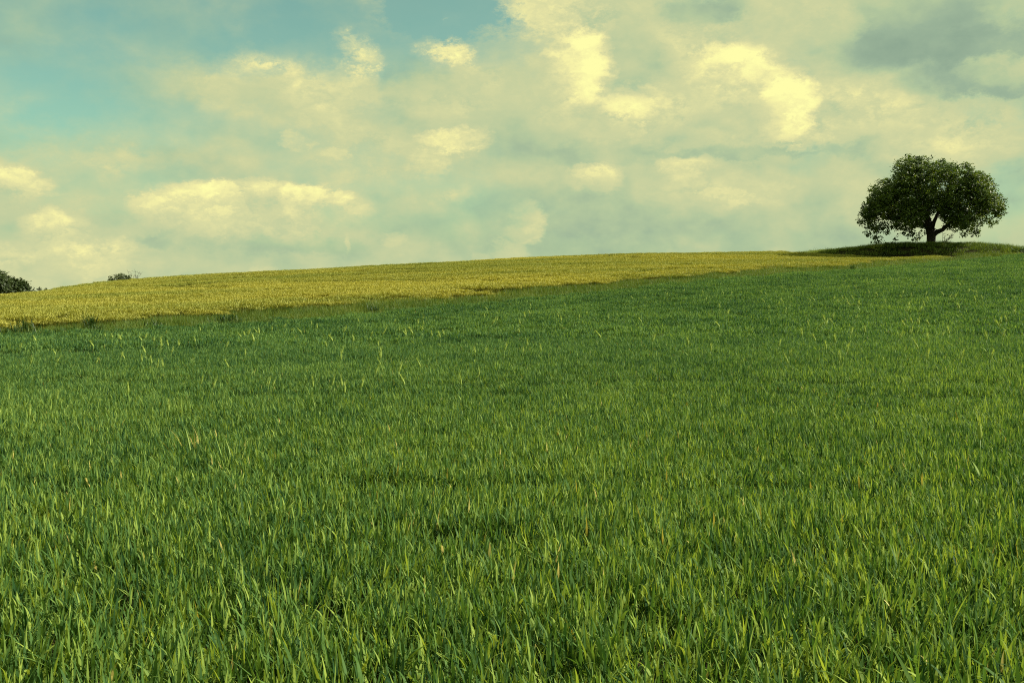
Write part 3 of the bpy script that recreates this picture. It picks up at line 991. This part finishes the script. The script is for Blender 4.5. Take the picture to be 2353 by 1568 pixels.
# dark tree behind the hill at the left edge
p = ground_pt(-4, 141.0)
topz = at(5, 269.4, 141.0)[2]
H = topz - p[2]
lob = []
r = random.Random(9)
for (dx, dz, q) in ((3.0, H - 3.2, 1.8), (4.4, H - 4.4, 1.3), (5.1, H - 5.2, .9), (0, H - 2.2, 2.2), (-2.5, H - 2.6, 2.2), (1.6, H - 2.7, 1.8), (2.7, H - 3.9, 1.6), (3.6, H - 5.0, 1.2), (1.2, H - 4.3, 2.2), (-1.5, H - 4.2, 2.4), (-4, H - 4.2, 2), (4.2, H - 5.6, .8), (-3.5, H - 5.6, 2), (2.0, H - 5.6, 1.8)):
    lob.append((dx, r.gauss(0, .4), dz, q, q * 1.2, q)); lob.append((dx * .9, r.choice((-1, 1)) * r.uniform(1.2, 2.4), dz - .3, q * .9, q, q * .9))
shrub('dense_tree', p, 'dark dense rounded tree rising behind the hill at far left', 'tree', lob, 14, .30, M['far_leaf'], 21, stems=4, spread=.22, trunk=max(1.5, H - 5.5), leaves=(8, 11))

# bush on the crest
p = at(125.5, 280.5, 124.0)
p = ground_pt(124, 124.0)
bt = at(125, 273.4, 124.0)[2] - p[2]
shrub('crest_bush', p, 'small grey green bush with bare twigs on the barley hill crest', 'bush',
      [(-.9, 0, bt - .55, .75, .7, .55), (-.2, .1, bt - .45, .75, .6, .5), (-1.35, 0, bt - .9, .5, .5, .5), (.5, 0, bt - .5, .5, .4, .5), (.0, 0, bt - 1.0, 1.4, .7, .6), (1.2, 0, bt - .95, .5, .5, .4)], 26, .15, M['bush_leaf'], 31, stems=6, stem_h=bt, spread=.10, bare=7)
# far hedge bits on the left horizon
for (px_, w_, h_, Y_, lb) in ((39.5, .5, .45, 250.0, 'tiny distant bush on the horizon right of the dark tree'), (46, .4, .4, 260.0, 'lowest speck of far bush on the horizon left of the crest bush')):
    b_ = at(px_, 288.0, Y_)
    shrub('distant_bush', (b_[0], b_[1], b_[2] - 1.2), lb, 'bush', [(0, 0, 1.0, w_, w_, h_), (w_ * .8, 0, .8, w_ * .7, w_ * .7, h_ * .7)], 14, .25, M['far_leaf'], int(px_), stems=3, spread=.15, group='bushes on the far horizon')

# shrubs on the bank around the trunk
p = ground_pt(890.5, 124.0)
sh_top = at(892, 237.5, 124.0)[2] - p[2]
shrub('elder_shrub', p, 'dark shrub leaning over the bank edge left of the tree trunk', 'shrub',
      [(-.2, 0, sh_top - .9, .55, .5, .35), (.35, 0, sh_top - .4, .3, .3, .38), (-.5, -.4, sh_top - 1.5, .8, .6, .6), (.1, -.8, sh_top - 2.0, 1.0, .7, .7), (-.9, -1.2, sh_top - 2.4, .8, .6, .6)], 16, .24, M['tree_leaf'], 41, stems=7, spread=.15)
p = ground_pt(939.5, 122.5)
sp_ = empty('bare_sapling', p, 'thin nearly bare sapling just right of the tree trunk', 'sapling')
r = random.Random(77)
for i in range(7):
    mb = MB()
    e = (r.uniform(.2, 1.8), r.gauss(0, .3), r.uniform(.5, 1.9))
    pts = limb_pts((0, 0, -.1), e, r, 5, .1)
    mb.tube(pts, [.035, .032, .028, .022, .016, .008], 5)
    for q in pts[2:]:
        for _ in range(3):
            mb.tube([q, (q[0] + r.uniform(0, .5), q[1] + r.gauss(0, .2), q[2] + r.uniform(-.05, .35))], [.014, .006], 4)
    part('stem', mb.mesh('sapling_stem', [M['bark']], True), sp_)
mb = MB()
leaf_cloud(mb, [(.9, 0, .35, .9, .5, .3), (1.3, 0, 1.3, .5, .4, .4), (1.0, 0, 1.9, .5, .3, .2)], 5, (3, 5), .17, .15, r)
part('foliage', mb.mesh('sapling_leaves', [M['tree_leaf']]), sp_)
p = ground_pt(1017.5, 119.0)
shrub('bank_shrub', p, 'low dark shrub at the right end of the bank', 'shrub', [(0, 0, .35, .8, .7, .45), (.9, 0, .25, .6, .5, .35), (-.7, 0, .2, .6, .5, .3)], 14, .2, M['weed'], 51, stems=4, spread=.14)


# ================================================================== weeds along the field border
def weed(px, Y, w, h, label, seed, tall=False):
    p = ground_pt(px, Y)
    r = random.Random(seed)
    t = empty('weed_clump', p, label, 'weed', 'dark weeds along the field border')
    mb = MB()
    for _ in range(int(90 * w * (1.3 if tall else 1)) + 40):
        a = r.random() * 6.28
        mb.blade((r.gauss(0, w * .28), r.gauss(0, w * .28), r.uniform(0, h * .55)), a, h * r.uniform(.3, .75), r.uniform(.02, .045), r.uniform(.1, .8), r.uniform(.2, 1.4), 3, 0, min(1, max(0, r.gauss(.45, .2))))
    part('foliage', mb.mesh('weed_foliage', [M['weed']]), t)
    for _ in range(5):
        mb = MB()
        b0 = (r.gauss(0, w * .2), r.gauss(0, w * .2), -.05)
        mb.tube(limb_pts(b0, (b0[0] + r.gauss(0, .1), b0[1] + r.gauss(0, .1), h * r.uniform(.8, 1.15)), r, 3, .05), [.012, .01, .008, .004], 5, tint=.4)
        part('stem', mb.mesh('weed_stem', [M['weed']]), t)


def border_at(px):
    Y = 40.0
    for _ in range(30):
        Y = float(border_y(np.array([(px - 512) / F * Y]))[0])
    return Y


weed(24.5, border_at(24.5) + .5, 1.0, .85, 'biggest dark weed clump on the field border, near the left edge', 1)
weed(8, border_at(8) + .5, .9, .55, 'low dark weeds at the very left end of the border', 2)
weed(65, border_at(65) + .4, 1.0, .48, 'low spreading weed clump on the border below the crest bush', 3)
weed(90.5, border_at(90.5) + 1.6, .4, .95, 'tall narrow dark weed jutting into the barley near the left', 4, True)
weed(97, border_at(97) + .5, .5, .5, 'small dark weed at the foot of the tall narrow one', 5)
weed(155, border_at(155) + 1.0, .9, .6, 'dark weed patch on the border under the left end of the low cloud', 6)
weed(228, border_at(228) + .8, 1.3, .75, 'broad dark weed clump on the border left of centre', 7)
weed(372, border_at(372) + .7, .6, .6, 'small weed on the border near the middle of the hill', 8)
weed(852, border_at(852) + .2, .5, .8, 'lone dark weed on the border below and left of the tree', 9)


# ================================================================== pale barley ears standing above the wheat
def stalk_meshes(seed):
    """a unit-high barley stalk: stem, one leaf, awned ear"""
    r = random.Random(seed)
    lean = r.uniform(-.10, .16); nod = r.uniform(-.5, .9)
    pts = []
    for i in range(7):
        s = i / 6
        pts.append((lean * s * s * .8, r.gauss(0, .003), s * .78))
    mb = MB(); mb.tube(pts, [.0048, .0046, .0044, .0042, .004, .0037, .0034], 5, tint=r.uniform(.35, .7))
    stem = mb.mesh('stalk_stem', [M['pale_stem']], True)
    tip = np.array(pts[-1])
    mb = MB()
    d = np.array((lean * 1.0 + nod * .12, 0, 1.0)); d /= np.linalg.norm(d)
    ln = .20
    ep = [tip + d * ln * s + np.array((nod * .03 * s * s, 0, 0)) for s in (0, .15, .4, .7, 1)]
    mb.tube(ep, [.006, .014, .017, .013, .005], 7, tint=.55)
    for i in range(22):
        s = r.uniform(.05, 1)
        b0 = tip + d * ln * s + np.array((nod * .03 * s * s, 0, 0))
        a = r.random() * 6.28
        out = np.array((math.cos(a), math.sin(a), 0)) * r.uniform(.012, .045)
        e = b0 + d * r.uniform(.10, .17) + out
        sd_ = np.array((-math.sin(a), math.cos(a), 0)) * .0034
        mb.add([b0 - sd_, b0 + sd_, e], [(0, 1, 2)], 0, r.uniform(.5, .95))
    ear = mb.mesh('stalk_ear', [M['pale_ear']])
    mb = MB()
    k_ = r.uniform(.5, .64)
    mb.blade((lean * k_ * k_ * .8, 0, k_ * .78), r.random() * 6.28, r.uniform(.16, .26), .015, r.uniform(.2, .6), r.uniform(.4, 1.9), 5, 0, r.uniform(.5, .9))
    leaf = mb.mesh('stalk_leaf', [M['pale_stem']])
    return stem, ear, leaf


stalk_kinds = [stalk_meshes(1000 + i) for i in range(9)]


def march(px, py):
    """depth at which the line of sight meets the top of the wheat"""
    Ys = np.concatenate([np.arange(3, 20, .1), np.arange(20, 118, .4)])
    pts = np.array([at(px, py, Y) for Y in Ys])
    hz = ground(pts[:, 0], pts[:, 1]) + CANOPY * .92
    hit = np.nonzero(pts[:, 2] < hz)[0]
    return (pts[hit[0], 0], Ys[hit[0]]) if len(hit) else None


Z7 = [(60, 720, 830), (180, 710, 750), (275, 690, 730), (320, 715, 760), (500, 660, 710), (610, 760, 810), (645, 850, 905), (740, 930, 1050), (770, 710, 800), (905, 640, 680), (985, 750, 815), (1050, 740, 800), (1055, 830, 900),
      (1060, 900, 1110), (1110, 980, 1060), (985, 1040, 1200), (1215, 1010, 1200), (1330, 1120, 1300), (1355, 715, 860), (1230, 715, 760), (1275, 740, 790), (1435, 700, 760), (1465, 745, 830), (1580, 755, 850), (1610, 740, 800),
      (1950, 640, 765), (2190, 650, 720), (2225, 590, 690), (2275, 590, 620), (2220, 880, 960), (2250, 820, 920), (1880, 1110, 1150), (150, 1140, 1250), (840, 780, 910), (1935, 890, 960), (2085, 850, 970), (1860, 880, 980)]
Z8 = [(160, 260, 330), (225, 380, 470), (425, 370, 460), (465, 350, 375), (320, 200, 260), (780, 240, 330), (830, 170, 220), (920, 180, 280), (940, 180, 230), (1010, 190, 270), (985, 350, 400), (1060, 350, 410), (1140, 360, 450),
      (1370, 400, 510), (1410, 300, 360), (1310, 210, 300), (1255, 215, 260), (1180, 210, 250), (1355, 160, 200), (1640, 120, 180), (1640, 210, 270), (1860, 250, 330), (1990, 170, 230), (2095, 190, 330), (2120, 135, 180),
      (2025, 160, 210), (1630, 560, 640), (1710, 560, 700), (2210, 560, 660), (70, 670, 780), (20, 800, 900), (460, 735, 780), (240, 840, 930), (1380, 815, 880), (790, 390, 460)]
Z6 = [(575, 900, 1020), (760, 1050, 1230), (670, 710, 790), (715, 760, 820), (870, 720, 800), (490, 780, 850), (240, 950, 1060), (340, 1050, 1120), (1105, 525, 600), (1155, 590, 650), (1295, 510, 560), (1330, 550, 590), (1440, 660, 760),
      (1340, 780, 880), (1395, 760, 830), (1430, 760, 880), (1545, 770, 840), (1505, 525, 580), (1520, 570, 640), (1620, 870, 950), (1795, 1050, 1280), (1800, 630, 740), (1925, 510, 540), (1945, 570, 590), (2005, 560, 610),
      (2165, 870, 980), (2185, 580, 620), (2240, 570, 600), (2230, 640, 700), (2255, 680, 760), (2130, 540, 560), (720, 560, 600), (765, 590, 640), (790, 560, 620), (895, 560, 620), (920, 600, 660), (295, 590, 640), (325, 670, 700),
      (265, 580, 610), (550, 590, 620), (590, 570, 620), (155, 640, 700), (135, 530, 550), (855, 480, 500), (935, 475, 500), (810, 435, 455), (1005, 400, 430)]
spots = []
q_ = 1024.0 / 2870.0
for lst, x0, y0, sc in ((Z7, 700, 680, 2.941), (Z8, 0, 880, 2.941), (Z6, 2100, 650, 3.056)):
    for (zx, zt, zb) in lst:
        spots.append(((x0 + zx / sc) * q_, (y0 + zt / sc) * q_, (y0 + zb / sc) * q_))
spots.append((980.5, 425, 478))
rr = random.Random(4)
for _ in range(46):     # the small ones farther off
    px_ = rr.uniform(380, 1020); t_ = rr.random()
    yb = float(np.interp(px_, [0, 435, 762, 1024], [336, 310, 280, 262])) + 4 + 34 * t_
    spots.append((px_, yb - 3 - 5 * t_, yb))
for _ in range(60):     # and those scattered over the middle of the field
    px_ = rr.uniform(120, 1015); t_ = rr.random()
    yb = float(np.interp(px_, [0, 435, 762, 1024], [336, 316, 296, 288])) + 12 + 75 * t_
    spots.append((px_, yb - 8 - 12 * t_, yb))
special = {(575, 900): 'bright pale barley ear standing alone in the wheat right of centre', (1795, 1050): 'tall leaning barley ear with bent top at right below the tree',
           (760, 1050): 'tall slim upright barley ear in the wheat, nearest below the lone border weed', (1215, 1010): 'bright forked barley ear in the wheat near the middle, tallest around it',
           (150, 1140): 'single bright barley ear in the wheat left of the middle group'}
spec_px = {}
for lst, x0, y0, sc in ((Z7, 700, 680, 2.941), (Z8, 0, 880, 2.941), (Z6, 2100, 650, 3.056)):
    for (zx, zt, zb) in lst:
        if (zx, zt) in special:
            spec_px[round((x0 + zx / sc) * q_, 3)] = special[(zx, zt)]


def zone_label(px, py):
    side = 'at the left of the field' if px < 200 else 'left of the middle' if px < 400 else 'in the middle of the field' if px < 620 else 'right of the middle' if px < 820 else 'at the right of the field'
    line = float(np.interp(px, [0, 435, 762, 1024], [330, 303, 273, 253]))
    how = 'tiny far' if py - line < 18 else 'small' if py - line < 45 else 'larger near'
    return f'{how} pale barley ear above the green wheat {side}'


for i, (px_, pt, pb) in enumerate(spots):
    hit = march(px_, pb)
    if hit is None:
        continue
    xx, Y_ = hit
    if Y_ > border_y(np.array([xx]))[0] - .5:
        continue
    zg = float(ground(np.array([xx]), np.array([Y_]))[0])
    total = min(1.0, max(.58, at(px_, pt, Y_)[2] - zg + .06))
    kind = stalk_kinds[rr.randrange(len(stalk_kinds))]
    lab = spec_px.get(round(px_, 3))
    t = empty('barley_stalk', (xx, Y_, zg), lab or zone_label(px_, pb), 'barley', 'barley ears above the green wheat')
    wide = min(2.8, max(1.5, Y_ / 12.0))
    t.scale = (total * wide, total * wide, total)
    t.rotation_euler = (0, 0, rr.uniform(-.6, .6) + (math.pi if rr.random() < .4 else 0))
    for nm, me in zip(('stem', 'ear', 'leaf'), kind):
        part(nm, me, t)


# ---- pale coarse grass tufts growing in the wheat
def pale_tuft(px, py, w, h, n, label, seed, mats):
    hit = march(px, py)
    xx, Y_ = hit
    r = random.Random(seed)
    t = empty('grass_tuft', (xx, Y_, float(ground(np.array([xx]), np.array([Y_]))[0])), label, 'grass tuft', 'pale grass tufts in the wheat')
    for k in range(n):
        mb = MB()
        mb.blade((r.gauss(0, w * .3), r.gauss(0, w * .3), 0), r.random() * 6.28, h * r.uniform(.8, 1.15), r.uniform(.008, .014), abs(r.gauss(.18, .15)), r.uniform(.1, 1.1), 6, 0, min(1, max(0, r.gauss(.6, .2))))
        part('blade', mb.mesh('tuft_blade', [mats[k % len(mats)]]), t)


pale_tuft(514 * q_, 1150 * q_, .34, .56, 40, 'loose yellow green grass tuft in the wheat at left', 1, [M['pale_stem'], M['pale_stem'], M['margin']])
pale_tuft(548 * q_, 1240 * q_, .22, .50, 16, 'straw coloured splayed grass blades in the wheat at left, nearer than the yellow tuft', 2, [M['dry'], M['pale_stem']])
pale_tuft(650 * q_, 1270 * q_, .14, .52, 8, 'slim pale grass blades right of the straw coloured splayed ones', 3, [M['pale_stem'], M['pale_ear']])
